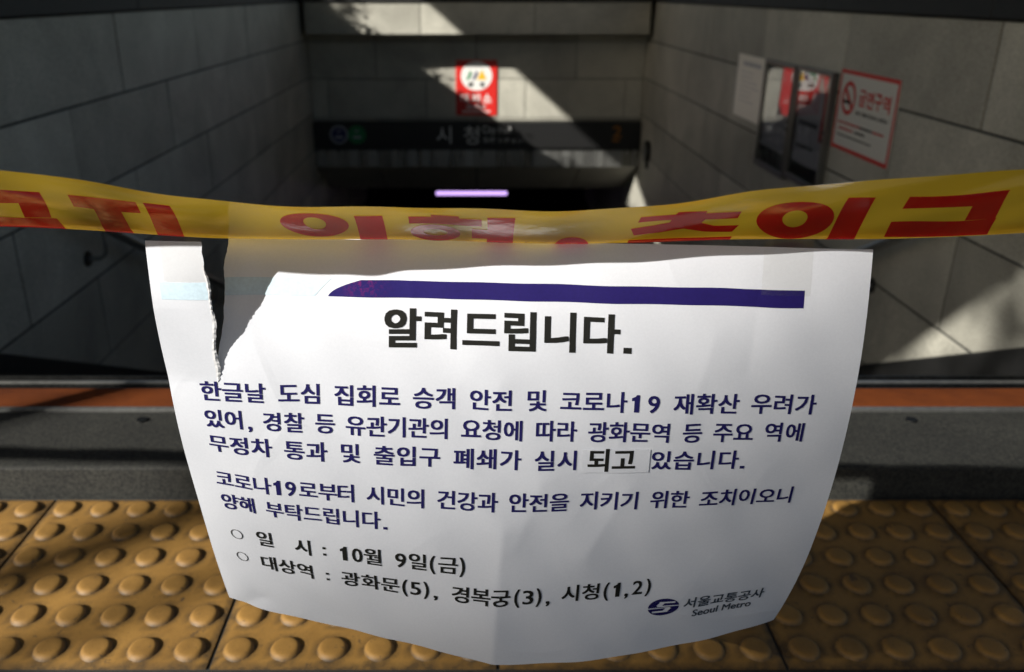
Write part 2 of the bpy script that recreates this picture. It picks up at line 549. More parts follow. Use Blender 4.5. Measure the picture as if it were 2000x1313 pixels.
# --- side walls
rows = [.575, .280, -.020, -.320, -.620, -.920, -1.220, -1.520, -1.820, -2.120, -2.420, -2.72, -3.02, -3.32, -3.62]
def side_wall(X, sgn, off, label):
    w = empty('stair_wall', (X, 1.34, -3.6))
    tag(w, label, 'wall', 'granite side walls of the stairwell')
    # sgn: direction from the wall face into the wall
    core = MB()
    core.prism([(X + sgn * .004, 1.34, -3.9), (X + sgn * .004, 16, -3.9), (X + sgn * .004, 16, .572), (X + sgn * .004, 1.34, .572)], (sgn * .26, 0, 0))
    core.build('core', M['joint'], w)
    fn = lambda p: p[1] - (nosing(p[0]) + .112)
    for r in range(len(rows) - 1):
        z1, z0 = rows[r], rows[r + 1]
        o = off + (.5 if r % 2 else 0)
        y = o - 3
        while y < 10:
            a, b = max(y, 1.335), y + 1.0
            y += 1.0
            if b < 1.5: continue
            if a > 8.4 and r < 3: continue
            poly = clip([(a + .004, z0 + .004), (b - .004, z0 + .004), (b - .004, z1 - .004), (a + .004, z1 - .004)], fn)
            if len(poly) < 3: continue
            d = rnd.uniform(-.0015, .0015)
            MB().prism([(X + d, p[0], p[1]) for p in poly], (sgn * .02, 0, 0)).build('panel', M['granite'], w, bevel=.0015)
    # sloping skirting
    MB().prism([(X - sgn * .012, 1.34, nosing(1.34) - .15), (X - sgn * .012, 8.6, nosing(8.6) - .15), (X - sgn * .012, 8.6, nosing(8.6) + .108), (X - sgn * .012, 1.34, nosing(1.34) + .108)], (sgn * .03, 0, 0)).build('skirting', M['black_granite'], w, bevel=.002)
    y = 1.30
    while y < 7.9:
        b = min(y + 1.2, 7.92)
        MB().prism([(X - sgn * .02, y + .001, .577), (X - sgn * .02, b - .001, .577), (X - sgn * .02, b - .001, .665), (X - sgn * .02, y + .001, .665)], (sgn * .32, 0, 0)).build('coping', M['black_granite'], w, bevel=.004)
        y = b
    return w
side_wall(XL, -1, 3.485 - 2, 'left granite stair wall with nothing hung on it')
side_wall(XR, 1, 3.465 - 2, 'right granite stair wall carrying the posters')

# --- end wall over the passage
bw = empty('end_wall', (0, YB, -.4))
tag(bw, 'granite wall over the passage with the red shelter sign', 'wall')
MB().box((XL + .001, YB + .022, -.76), (XR - .001, YB + .3, .572)).build('core', M['joint'], bw)
for (z1, z0, seams) in ((.330, .268, [-.815, .021, .86]), (.266, -.031, [-.815, .021, .86]), (-.033, -.352, [-1.228, -.399, .438, 1.279]), (-.354, -.376, [-.815, .021, .86])):
    e = [XL] + seams + [XR]
    for a, b in zip(e[:-1], e[1:]):
        MB().box((a + .003, YB + rnd.uniform(-.001, .001), z0 + .002), (b - .003, YB + .02, z1 - .002)).build('panel', M['granite'], bw, bevel=.0015)
LY = 7.18
MB().box((XL + .04, LY + .022, .338), (XR - .04, YB + .02, .572)).build('lintel_core', M['joint'], bw)
e = [XL + .04, -.42, .48, XR - .04]
for a, b in zip(e[:-1], e[1:]):
    MB().box((a + .003, LY, .337), (b - .003, LY + .02, .573)).build('panel', M['granite'], bw, bevel=.0015)
MB().box((XL + .01, LY - .02, .577), (XR - .01, 7.9, .665)).build('coping', M['black_granite'], bw, bevel=.004)

# --- sign board, steel fascia and sloping ceiling
sg = empty('station_sign', (0, YB - .03, -.593))
tag(sg, 'long black station sign reading City Hall above the passage', 'sign')
MB().box((XL + .004, YB - .06, -.593), (XR - .004, YB + .02, -.378)).build('board', M['sign_black'], sg, bevel=.003)
fa = empty('steel_fascia', (0, YB, -.766))
tag(fa, 'brushed steel fascia band directly under the black sign', 'fascia')
for a, b in ((XL + .003, -.45), (-.447, .48), (.483, XR - .003)):
    MB().box((a, YB - .045, -.764), (b, YB + .02, -.618)).build('panel', M['fascia_steel'], fa, bevel=.004)
MB().box((XL + .003, YB - .055, -.616), (XR - .003, YB + .02, -.595)).build('ledge', M['dark_steel'], fa, bevel=.002)
ce = empty('sloping_ceiling', (0, YB, -.77))
tag(ce, 'sloping panelled ceiling that runs down under the steel fascia', 'ceiling')
def cz(y): return -.768 + SL * (y - YB)
for a, b in ((XL, -.83), (-.83, .03), (.03, .93), (.93, XR)):
    MB().prism([(a + .005, YB - .04, cz(YB - .04)), (b - .005, YB - .04, cz(YB - .04)), (b - .005, 8.16, cz(8.16)), (a + .005, 8.16, cz(8.16))], (0, .01, .02)).build('panel', M['ceiling'], ce)
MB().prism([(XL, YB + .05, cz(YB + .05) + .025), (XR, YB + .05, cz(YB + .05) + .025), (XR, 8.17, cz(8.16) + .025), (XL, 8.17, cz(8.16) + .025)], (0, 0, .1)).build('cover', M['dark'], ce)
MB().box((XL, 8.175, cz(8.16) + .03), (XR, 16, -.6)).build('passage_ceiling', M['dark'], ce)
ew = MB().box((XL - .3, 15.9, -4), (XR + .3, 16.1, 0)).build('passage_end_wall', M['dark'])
tag(ew, 'dark wall closing the underground passage', 'wall')

lp, lt, lb = newmat('lamp_tube')
lb.inputs['Emission Color'].default_value = (.62, .40, .95, 1)
lb.inputs['Emission Strength'].default_value = 1.05
lb.inputs['Base Color'].default_value = (.6, .5, .8, 1)
la = empty('tube_lamp', (-.02, 9.5, -1.44))
tag(la, 'glowing violet white tube lamp in the dark passage', 'lamp')
MB().tube([(-.418, 9.5, -1.44), (.372, 9.5, -1.44)], .021, 12).build('tube', lp, la, True)
for xx in (-.30, .25): MB().tube([(xx, 9.52, -1.42), (xx, 9.52, cz(8.16) + .03)], .006, 8).build('hanger', M['dark'], la)

# --- handrails
def handrail(X, wx, label, z3):
    s = 1 if wx > X else -1
    r = empty('handrail', (X, 2, -.2))
    tag(r, label, 'handrail', 'steel handrails on the side walls')
    z = lambda y: z3 + SL * (y - 3.0)
    MB().tube([(wx, 1.45, z(1.5) - .0), (X + s * .02, 1.455, z(1.5)), (X, 1.5, z(1.5)), (X, 8.5, z(8.5))], .019, 14).build('rail', M['steel'], r, True)
    for yy in (1.8, 2.93, 4.1, 5.3, 6.5, 7.7):
        zz = z(yy) - .018
        b = MB().tube([(X, yy, zz), (X, yy, zz - .07), (X + s * .008, yy, zz - .088), (X + s * .025, yy, zz - .098), (wx - s * .004, yy, zz - .10)], .0085, 10).build('bracket', M['steel'], r, True)
        MB().tube([(wx - s * .006, yy, zz - .10), (wx + s * .002, yy, zz - .10)], .028, 16).build('flange', M['dark_steel'], b, True)
handrail(-1.30, XL, 'dark steel handrail running down the left wall', -.150)
handrail(1.36, XR, 'steel handrail running down the right wall', -.250)

# ================================================================ lettering helpers
def fit_text(body, x0, x1, y0, y1, bold=0.0):
    """glyph mesh stretched into the box x0..x1, y0..y1"""
    v, f = glyphs(body, bold)
    a = np.array(v)
    lo, hi = a.min(0), a.max(0)
    return [(x0 + (p[0] - lo[0]) / (hi[0] - lo[0]) * (x1 - x0), y0 + (p[1] - lo[1]) / (hi[1] - lo[1]) * (y1 - y0)) for p in v], f

def em_text(ch, cx, cy, w, h, bold=0.0):
    """one hangul syllable, its em box (0.92) centred on cx, cy"""
    v, f = glyphs(ch, bold)
    return [(cx + (p[0] - .46) / .92 * w, cy + (p[1] - .345) / .92 * h) for p in v], f

class Print:
    """flat print mapped on a surface by fn(x, y) -> point"""
    def __init__(s, fn): s.fn = fn; s.mb = MB()
    def raw(s, vf): s.mb.add([s.fn(x, y) for x, y in vf[0]], vf[1]); return s
    def poly(s, pts, sub=0):
        return s.raw((pts, [tuple(range(len(pts)))]))
    def rect(s, x0, y0, x1, y1, nx=1, ny=1):
        vs = [(x0 + (x1 - x0) * i / nx, y0 + (y1 - y0) * j / ny) for j in range(ny + 1) for i in range(nx + 1)]
        fs = [(j * (nx + 1) + i, j * (nx + 1) + i + 1, (j + 1) * (nx + 1) + i + 1, (j + 1) * (nx + 1) + i) for j in range(ny) for i in range(nx)]
        return s.raw((vs, fs))
    def ring(s, cx, cy, rx, ry, ix, iy, n=40):
        vs = []
        for q in range(n):
            a = 2 * PI * q / n
            vs += [(cx + rx * math.cos(a), cy + ry * math.sin(a)), (cx + ix * math.cos(a), cy + iy * math.sin(a))]
        return s.raw((vs, [(2 * q, (2 * q + 2) % (2 * n), (2 * q + 3) % (2 * n), 2 * q + 1) for q in range(n)]))
    def disc(s, cx, cy, rx, ry, n=40):
        return s.raw(([(cx + rx * math.cos(2 * PI * q / n), cy + ry * math.sin(2 * PI * q / n)) for q in range(n)], [tuple(range(n))]))
    def build(s, name, mat, parent):
        return s.mb.build(name, mat, parent)

def flat(o, ex, ey, n, d):
    o, ex, ey, n = map(Vector, (o, ex, ey, n))
    return lambda x, y: tuple(o + ex * x + ey * y + n * d)

# ---- sign lettering (front face y = YB-.06)
F = lambda d=.0015: flat((0, YB - .06, 0), (1, 0, 0), (0, 0, 1), (0, -1, 0), d)
p = Print(F())
p.raw(fit_text('시', -.315, -.190, -.560, -.413, .0)); p.raw(fit_text('청', -.082, .045, -.565, -.413, .0))
p.raw(fit_text('City Hall', .075, .315, -.492, -.408, 0)); p.raw(fit_text('市厅 シチョン', .080, .420, -.555, -.505, 0))
p.build('lettering', M['sign_letter'], sg)
for cx, mt in ((-1.149, 'navy_print'), (-.995, 'green_print')):
    Print(F()).ring(cx, -.484, .078, .078, .064, .064).build('badge_ring', M['grey_print'] if cx < -1.1 else M['green_print'], sg)
    Print(F()).disc(cx, -.484, .062, .062).build('badge', M[mt], sg)
    p = Print(F(.003)); p.rect(cx - .035, -.515, cx + .035, -.495); p.rect(cx - .018, -.46, cx + .018, -.448); p.build('badge_text', M['grey_print'], sg)
p = Print(F()); p.raw(fit_text('2', 1.185, 1.262, -.508, -.408, .02)); p.rect(1.185, -.545, 1.245, -.522); p.build('exit_number', M['orange_print'], sg)

# ---- shelter sign
sh = empty('shelter_sign', (.024, YB - .01, -.33))
tag(sh, 'red shelter sign with a white circle and coloured triangles above the black sign', 'sign')
MB().box((-.149, YB - .012, -.330), (.197, YB - .0015, .121)).build('board', M['red_print'], sh, bevel=.002)
F2 = lambda d: flat((.024, YB - .012, -.1045), (1, 0, 0), (0, 0, 1), (0, -1, 0), d)
Print(F2(.001)).disc(0, .098, .131, .118).build('disc', M['white_print'], sh)
Print(F2(.0022)).poly([(-.085, .068), (-.052, .142), (-.036, .120), (-.062, .068)]).build('green_triangle', M['green_print'], sh)
Print(F2(.0022)).poly([(-.035, .068), (0, .142), (.014, .122), (-.012, .068)]).build('blue_triangle', M['navy_print'], sh)
Print(F2(.0022)).poly([(.004, .068), (.046, .150), (.086, .068)]).build('yellow_triangle', M['yellow_print'], sh)
Print(F2(.0022)).poly([(-.066, .012), (-.030, .012), (-.024, .046), (-.066, .046)]).poly([(.028, .046), (.066, .046), (.066, .012), (.036, .012)]).build('black_square', M['ink_black'], sh)
p = Print(F2(.001))
p.raw(fit_text('대', -.135, -.068, -.118, -.048, .03)); p.raw(fit_text('피', -.040, .030, -.118, -.048, .03)); p.raw(fit_text('소', .056, .126, -.118, -.048, .03))
p.raw(fit_text('shelter', -.085, .085, -.170, -.128, .02))
for i in range(10): p.rect(-.118 + i * .024, -.200, -.118 + i * .024 + .017, -.184)
p.build('lettering', M['white_print'], sh)

# ================================================================ things on the right wall
def wallfn(y_left, y_right, zb, d):
    """x 0..1 runs left to right as read (far to near), y in metres from zb"""
    return lambda x, y: (XR - d, y_left + (y_right - y_left) * x, zb + y)

ns_ = empty('no_smoking_sign', (XR - .004, 3.21, .078))
tag(ns_, 'white no smoking sign with red border, nearest of the wall notices', 'sign')
y0, y1, za, zb_ = 3.458, 2.964, .078, .372
MB().box((XR - .006, y1, za), (XR - .0005 - .001, y0, zb_)).build('board', M['poster_white'], ns_, bevel=.001)
f = wallfn(y0, y1, za, .0072); Hn = zb_ - za
bd = Print(f); bd.rect(0, 0, 1, .014); bd.rect(0, Hn - .014, 1, Hn); bd.rect(0, .014, .028, Hn - .014); bd.rect(.972, .014, 1, Hn - .014)
bd.build('border', M['red_print'], ns_)
p = Print(f); cx, cy = .20, Hn * .66
p.ring(cx, cy, .125, .062, .095, .046)
p.poly([(cx - .085, cy + .026), (cx - .06, cy + .038), (cx + .085, cy - .026), (cx + .06, cy - .038)])
p.build('prohibition_ring', M['red_print'], ns_)
p = Print(wallfn(y0, y1, za, .0080)); p.rect(cx - .085, cy - .020, cx + .03, cy - .008); p.rect(cx + .04, cy - .020, cx + .06, cy - .008)
p.build('cigarette', M['ink_black'], ns_)
p = Print(f)
for i, c in enumerate('금연구역'): p.raw(fit_text(c, .385 + i * .133, .385 + i * .133 + .118, Hn * .60, Hn * .80, .025))
for i in range(9): p.rect(.07 + i * .045, .098, .105 + i * .045, .106)
for i in range(6): p.rect(.10 + i * .045, .076, .135 + i * .045, .084)
for i in range(4): p.rect(.70 + i * .045, .098, .735 + i * .045, .106)
p.build('red_lettering', M['red_print'], ns_)
p = Print(f); p.raw(fit_text('NO SMOKING AREA', .36, .90, Hn * .49, Hn * .535, .02))
for i in range(5): p.rect(.47 + i * .045, .098, .505 + i * .045, .106)
for i in range(4): p.rect(.40 + i * .045, .076, .435 + i * .045, .084)
for i in range(14): p.rect(.08 + i * .045, .052, .112 + i * .045, .058)
p.build('black_lettering', M['ink_black'], ns_)

def case(yl, yr, z0, z1, label, left):
    c = empty('notice_case', (XR - .02, (yl + yr) / 2, z0))
    tag(c, label, 'notice case', 'glazed notice cases on the right wall')
    W_ = yl - yr
    MB().box((XR - .012, yr + .006, z0 + .006), (XR - .001, yl - .006, z1 - .006)).build('back_panel', M['sign_black'], c)
    b = .018
    for (a0, a1, b0, b1) in ((yr, yl, z0, z0 + b + .006), (yr, yl, z1 - b, z1), (yr, yr + b, z0 + b + .0062, z1 - b - .0002), (yl - b, yl, z0 + b + .0062, z1 - b - .0002)):
        MB().box((XR - .030, a0, b0), (XR - .0005, a1, b1)).build('frame', M['aluminium'], c, bevel=.002)
    f = wallfn(yl - b, yr + b, z0, .014); H_ = z1 - z0
    if left:
        Print(f).rect(.04, .10, .96, H_ - .03).build('poster', M['poster_lilac'], c)
    else:
        Print(f).rect(.05, .085, .95, H_ - .03).build('poster', M['poster_lilac'], c)
        g_ = wallfn(yl - b, yr + b, z0, .0155)
        q = Print(g_); q.poly([(.05, H_ - .15), (.40, H_ - .15), (.52, H_ - .03), (.05, H_ - .03)]); q.rect(.82, .20, .95, H_ - .06); q.build('red_print', M['red_print'], c)
        q = Print(g_)
        for i in range(5): q.rect(.15 + i * .12, H_ - .235, .24 + i * .12, H_ - .215)
        for i in range(5): q.rect(.15 + i * .11, H_ - .33, .23 + i * .11, H_ - .315)
        q.build('poster_text', M['ink_black'], c)
    MB().box((XR - .0235, yr + b - .002, z0 + b), (XR - .0205, yl - b + .002, z1 - b)).build('glass_pane', M['glass'], c)
    for kz in (.45, .52):
        MB().tube([(XR - .036, yr + .010, z0 + H_ * kz), (XR - .029, yr + .010, z0 + H_ * kz)], .007, 10).build('lock', M['sign_black'], c, True)
case(4.318, 3.903, -.148, .348, 'narrow glazed notice case beside the bare white sheet', True)
case(3.880, 3.488, -.128, .352, 'glazed notice case with a red poster beside the no smoking sign', False)
wsn = empty('white_notice', (XR - .003, 4.6, .025))
tag(wsn, 'bare white printed sheet, farthest of the wall notices', 'notice')
MB().box((XR - .006, 4.352, .028), (XR - .0015, 4.832, .342)).build('sheet', M['bright_sheet'], wsn)
p = Print(wallfn(4.832, 4.352, .028, .0070))
for i in range(7): p.rect(.22 + i * .09, .262, .28 + i * .09, .282)
for r in range(7):
    for i in range(rnd.randint(5, 8)): p.rect(.18 + i * .085, .228 - r * .024, .235 + i * .085, .232 - r * .024)
p.build('lettering', M['grey_print'], wsn)
dv = empty('wall_device', (XR - .02, 7.06, -.70))
tag(dv, 'small dark round device low on the far end of the right wall', 'device')
MB().tube([(XR - .03, 7.07, -.56), (XR - .002, 7.07, -.56)], .085, 20).build('housing', M['dark_steel'], dv, True)
MB().tube([(XR - .034, 7.07, -.56), (XR - .0302, 7.07, -.56)], .055, 20).build('face', M['aluminium'], dv, True)
MB().box((XR - .02, 7.05, -.70), (XR - .002, 7.09, -.646)).build('conduit', M['dark_steel'], dv)

# ================================================================ caution tape
TF, TDY, TDZ = .487, -.857, .515
_bx = [-1.6, -.2754, -.2162, -.1599, -.0853, .0225, .0944, .1423, .2021, .2616, .3210, 1.6]
_bz = [.560, .5181, .5156, .5129, .5104, .5094, .5091, .5098, .5110, .5126, .5142, .560]
_wx = [-1.6, -.2209, -.1952, -.1665, -.144, -.1186, -.0752, -.0066, .046, .0667, .0846, .114, .1421, .1696, .1964, .2228, .2485, 1.6]
_ww = [.104, .1011, .0953, .0872, .0750, .0660, .0606, .0624, .0624, .0648, .0674, .0785, .089, .0972, .1041, .1099, .1154, .118]
def smooth(xs, ys, x):
    return sum(float(np.interp(x + d, xs, ys)) * w for d, w in ((-.016, .12), (-.008, .23), (0, .30), (.008, .23), (.016, .12)))
def tape_bottom(x): return smooth(_bx, _bz, x)
def tape_width(x): return smooth(_wx, _ww, x)
RR = .0032
def tape_pt(x, t, off=0):
    """t metres up the face from the bottom fold; negative t runs round the fold"""
    zb = tape_bottom(x)
    wav = .0006 * math.sin(x * 95 + 1) * math.sin(t * 60) + .0009 * math.sin(x * 31)
    nx, ny, nz = 0, -TDZ, TDY            # face normal, towards the camera and down
    if t >= 0:
        s = t / max(tape_width(x), .01)
        bow = -.0030 * math.sin(PI * min(max(s, 0), 1))
        k = off + wav + bow
        return (x, TF + TDY * t + ny * k, zb + TDZ * t + nz * k)
    a = min(-t / RR, PI * .93)
    rest = max(0, -t - RR * PI * .93)
    # circle centre lies behind the face
    cy, cz_ = TF - ny * RR, zb - nz * RR
    d0 = Vector((0, ny, nz)); d1 = Vector((0, -TDY, -TDZ))
    r = d0 * math.cos(a) + d1 * math.sin(a)
    tg = -d0 * math.sin(a) + d1 * math.cos(a)
    k = (RR + off)
    return (x, cy + r.y * k + tg.y * rest + ny * wav, cz_ + r.z * k + tg.z * rest + nz * wav)
tape = empty('caution_tape', (0, TF, .5))
tag(tape, 'yellow caution tape with red Korean letters stretched across the entrance', 'caution tape')
mb = MB()
nxs = [-1.6 + .05 * i for i in range(23)] + [-.45 + .006 * i for i in range(151)] + [.50 + .05 * i for i in range(23)]
tt = [-.021, -.018, -.014, -.0105, -.0090, -.0075, -.006, -.0045, -.003, -.0015, 0]
NT = 12
vs = []
for x in nxs:
    w = tape_width(x)
    for t in tt + [w * (j + 1) / NT for j in range(NT)]:
        vs.append(tape_pt(x, t))
m_ = len(tt) + NT
fs = [(i * m_ + j, (i + 1) * m_ + j, (i + 1) * m_ + j + 1, i * m_ + j + 1) for i in range(len(nxs) - 1) for j in range(m_ - 1)]
mb.add(vs, fs); mb.build('film', M['tape_yellow'], tape, True)

def tape_shape(pts, name='lettering', sub=.004):
    """polygon given in mm on the tape, cut into strips so that it follows the film"""
    P = [(a / 1000, b / 1000) for a, b in pts]
    x0 = min(p[0] for p in P); x1 = max(p[0] for p in P); t0 = min(p[1] for p in P); t1 = max(p[1] for p in P)
    bm = bmesh.new()
    vv = [bm.verts.new((a, b, 0)) for a, b in P]
    bm.faces.new(vv)
    for ax, lo, hi in ((0, x0, x1), (1, t0, t1)):
        q = lo + (sub if ax == 0 else .003)
        while q < hi:
            co = (q, 0, 0) if ax == 0 else (0, q, 0); no = (1, 0, 0) if ax == 0 else (0, 1, 0)
            bmesh.ops.bisect_plane(bm, geom=bm.verts[:] + bm.edges[:] + bm.faces[:], plane_co=co, plane_no=no)
            q += sub if ax == 0 else .003
    bm.verts.index_update()
    vs = [tape_pt(v.co.x, v.co.y, .00022) for v in bm.verts]
    fs = [tuple(v.index for v in f.verts) for f in bm.faces]
    bm.free()
    return vs, fs
def ell(cx, cy, rx, ry, ix, iy, sk=0, icx=0, n=48):
    out = []
    pts = lambda a, b, dx: [(cx + dx + a * math.cos(2 * PI * q / n) + sk * b * math.sin(2 * PI * q / n), cy + b * math.sin(2 * PI * q / n)) for q in range(n)]
    o_, i_ = pts(rx, ry, 0), pts(ix, iy, icx)
    return [[o_[q], o_[(q + 1) % n], i_[(q + 1) % n], i_[q]] for q in range(n)]
L_ = [
 [[(-310, 58), (-222.6, 61.4), (-233.5, 29), (-237.8, 16.6), (-252.7, 16.8), (-245.0, 38.7), (-310, 36)],
  [(-330, 16.4), (-237.8, 16.3), (-235.3, 15.6), (-237.0, 2), (-237.5, -6), (-330, -6)]],
 [[(-216.2, 37.1), (-209.3, 59.1), (-176.2, 54.7), (-180.7, 35.2), (-191.0, 35.7), (-196.8, 8), (-198.5, -6), (-215.5, -6), (-213, 8), (-205.6, 36.4)],
  [(-172.5, 54.7), (-159.6, 51.8), (-168.0, 4), (-169.5, -6), (-185, -6), (-183.5, 3)]],
 ell(-88.8, 23.0, 18.9, 19.2, 6.1, 9.4) + [[(-64.9, 38.4), (-49.5, 38.7), (-50.2, 4), (-50.5, -6), (-66.5, -6), (-66.1, 3)]],
 [[(-23.2, 40.6), (-8.0, 40.6), (-7.8, 35.0), (-23.2, 35.0)], [(-35.7, 35.4), (4.4, 37.0), (4.6, 24.0), (-36.1, 22.6)]]
 + ell(-21.8, 10.8, 14.3, 11.0, 6.8, 3.9) + [[(-1, 19.4), (7.8, 19.4), (7.4, 41.2), (22.6, 41.2), (22.9, 4), (22.9, -6), (7.6, -6), (7.7, 5.2), (-1, 5.2)]],
 ell(57.4, -2, 9.8, 11.4, .1, .1),
 [[(108.7, 48.6), (124.0, 48.6), (124.6, 41), (108.5, 41)], [(90.1, 41.6), (142.7, 46.4), (144.0, 35.4), (90.5, 30.9)],
  [(108.5, 36), (127, 36), (126, 28.5), (134, 24.2), (148.2, 23.8), (147.3, 13.2), (131, 14.6), (118.5, 18.7), (106, 13.2), (91.8, 10.7), (88.2, 21.3), (100.5, 24.4), (108.5, 28.4)],
  [(90.0, 4.2), (149.6, 5.6), (149.9, -6), (89.9, -6)]],
 ell(176.4, 31.6, 21.0, 31.0, 6.7, 13.4, -.26) + [[(190.1, 68.2), (204.3, 67.3), (221.3, 4), (223.3, -6), (206.6, -6), (205.4, 4)]],
 [[(220.1, 69.9), (266.3, 76.7), (287.0, 29.4), (270.2, 29.2), (262.1, 51.2), (226.6, 48.8)],
  [(231.3, 26.8), (287.6, 29.6), (298.9, 1.2), (238.0, 3.4)]],
]
for grp in L_:
    mb = MB()
    for poly in grp:
        mb.add(*tape_shape(poly))
    mb.build('lettering', M['tape_red'], tape, True)
for sx in (-1, 1):
    ps = empty('barrier_post', (sx * 1.62, TF, 0))
    tag(ps, 'steel post holding the %s end of the caution tape' % ('left' if sx < 0 else 'right'), 'post', 'posts holding the caution tape')
    MB().tube([(sx * 1.62, TF, .012), (sx * 1.62, TF, .75)], .02, 14).build('pole', M['steel'], ps, True)
    MB().tube([(sx * 1.62, TF, 0), (sx * 1.62, TF, .012)], .11, 24).build('base_plate', M['dark_steel'], ps, True)

# ================================================================ the notice
PW, PH = .42, .297
CT = np.array([[[-0.2441,0.4864,0.6026],[-0.2541,0.4723,0.5198],[-0.2577,0.4826,0.4404],[-0.2515,0.5116,0.3698],[-0.2432,0.5413,0.3048],[-0.242,0.5608,0.2377],[-0.2509,0.5683,0.163]],[[-0.1855,0.5287,0.577],[-0.184,0.4868,0.5136],[-0.1874,0.4712,0.4402],[-0.1868,0.4827,0.3661],[-0.1855,0.4986,0.2936],[-0.1851,0.5173,0.2215],[-0.1804,0.5488,0.1541]],[[-0.1175,0.5466,0.5673],[-0.1149,0.4973,0.5103],[-0.1164,0.4712,0.4399],[-0.1177,0.4692,0.365],[-0.1183,0.4794,0.2914],[-0.1164,0.5005,0.2197],[-0.1102,0.5324,0.1522]],[[-0.0434,0.544,0.5684],[-0.0447,0.4993,0.5086],[-0.0466,0.4726,0.4383],[-0.048,0.4623,0.3642],[-0.0499,0.4641,0.2893],[-0.049,0.4834,0.2173],[-0.0451,0.5091,0.148]],[[0.0287,0.5311,0.5725],[0.0247,0.4938,0.5078],[0.0236,0.4698,0.437],[0.022,0.4603,0.3632],[0.0207,0.4591,0.2887],[0.0187,0.4626,0.2135],[0.0191,0.4795,0.141]],[[0.0964,0.5129,0.5773],[0.0939,0.4823,0.5099],[0.0935,0.4657,0.4372],[0.0924,0.4615,0.3618],[0.0903,0.4684,0.288],[0.089,0.4704,0.2141],[0.0878,0.4721,0.1386]],[[0.1604,0.4902,0.5806],[0.1588,0.4648,0.5131],[0.1603,0.4599,0.4386],[0.1628,0.4666,0.3599],[0.1597,0.4769,0.2861],[0.1563,0.4892,0.213],[0.1531,0.4958,0.139]],[[0.2236,0.4814,0.5799],[0.2216,0.457,0.5131],[0.2276,0.459,0.4377],[0.2313,0.4773,0.3579],[0.2286,0.4894,0.2846],[0.2234,0.5095,0.2128],[0.2116,0.5388,0.1446]],[[0.2893,0.4886,0.5761],[0.2876,0.4634,0.512],[0.2951,0.464,0.4375],[0.3022,0.4793,0.3563],[0.2992,0.4975,0.2821],[0.2886,0.535,0.2137],[0.2654,0.595,0.1545]]])
NU, NV = CT.shape[:2]
def bas(t, n):
    t = np.atleast_1d(np.asarray(t, float)); s = n - 3
    x = np.clip(t, 0, 1) * s; i = np.minimum(x.astype(int), s - 1); r = x - i
    B = np.zeros((len(t), n)); k = np.arange(len(t))
    for q, w in enumerate(((1 - r) ** 3 / 6, (3 * r ** 3 - 6 * r ** 2 + 4) / 6, (-3 * r ** 3 + 3 * r ** 2 + 3 * r + 1) / 6, r ** 3 / 6)): B[k, i + q] += w
    return B
CREASES = [((.207, .185), (.203, .310), .0040, .026), ((.188, .070), (.170, .098), .0003, .009), ((.203, .085), (.188, .140), .0006, .008),
           ((.330, .055), (.318, .105), .0006, .009), ((.285, .155), (.262, .205), .0008, .010), ((.335, .120), (.375, .160), .0006, .010),
           ((.085, .200), (.120, .235), .0005, .010), ((.230, .150), (.215, .195), .0006, .008), ((.145, .010), (.150, .040), .0005, .006),
           ((.300, .215), (.345, .240), .0006, .010), ((.050, .255), (.100, .290), -.0008, .014), ((.355, .020), (.352, .075), -.0005, .007),
           ((.030, .282), (.012, .300), -.0022, .012), ((.285, .068), (.310, .090), .0004, .009), ((.110, .120), (.140, .150), -.0004, .009)]
def folds(u, v):
    """height of the creases and of a slight cockle in the sheet"""
    h = .0005 * np.sin(u * 61 + v * 23) * np.sin(v * 47 - u * 13 + 1) + .0003 * np.sin(u * 133 - v * 71)
    for (a, b_), (c, d), A, w in CREASES:
        L2 = (c - a) ** 2 + (d - b_) ** 2
        k = np.clip(((u - a) * (c - a) + (v - b_) * (d - b_)) / L2, 0, 1)
        r = np.hypot(u - a - k * (c - a), v - b_ - k * (d - b_))
        h = h + A * np.exp(-(np.sqrt(r * r + 1e-6) - .001) / w)
    return h * np.clip(v / .02, 0, 1)
def S0(u, v):
    u = np.atleast_1d(np.asarray(u, float)); v = np.atleast_1d(np.asarray(v, float))
    p = np.einsum('ki,kj,ijc->kc', bas(u / PW, NU), bas(v / PH, NV), CT)
    return p + folds(u, v)[:, None] * np.array([0, -.97, -.22])
VT = .0905
def tear_u(v):          # the line of the tear
    return np.interp(v, [0, .0185, .037, .052, .068, .080, .0905, 1], [.0382, .0369, .0365, .0352, .0325, .0312, .0302, .0302])
P_TL = np.array([-.1847, .4680, .5155]); P_TR = np.array([-.1516, .4640, .5158])
D_L = P_TL - S0([0], [0])[0]; D_R = P_TR - S0([tear_u(0)], [0])[0]
def S_strip(u, v):
    u = np.atleast_1d(np.asarray(u, float)); v = np.atleast_1d(np.asarray(v, float))
    f = (np.maximum(0., 1 - v / VT) ** 1.35)[:, None]
    a = np.clip(u / tear_u(v), 0, 1.05)[:, None]
    fl = np.maximum(0., 1 - abs(v / VT - .45) * 2.0)[:, None]
    return S0(u, v) + f * (D_L * (1 - a) + D_R * a) + np.array([.0, -.0015, 0]) * fl * (1 - a)
def SV(u, v, off=0., strip=False):
    """many points of the sheet at once, lifted off it by off"""
    u = np.atleast_1d(np.asarray(u, float)); v = np.atleast_1d(np.asarray(v, float))
    fn = S_strip if strip else S0
    p = fn(u, v); e = .0008
    a = fn(np.clip(u + e, 0, PW), v) - fn(np.clip(u - e, 0, PW), v); b = fn(u, np.clip(v + e, 0, PH)) - fn(u, np.clip(v - e, 0, PH))
    n = np.cross(a, b); n /= np.linalg.norm(n, axis=1)[:, None]
    n *= np.where(n[:, 1:2] < 0, 1, -1)
    o = np.asarray(off, float)
    return p + n * (o[:, None] if o.ndim else o)
def S(u, v, off=0., strip=False): return tuple(SV([u], [v], off, bool(strip))[0])

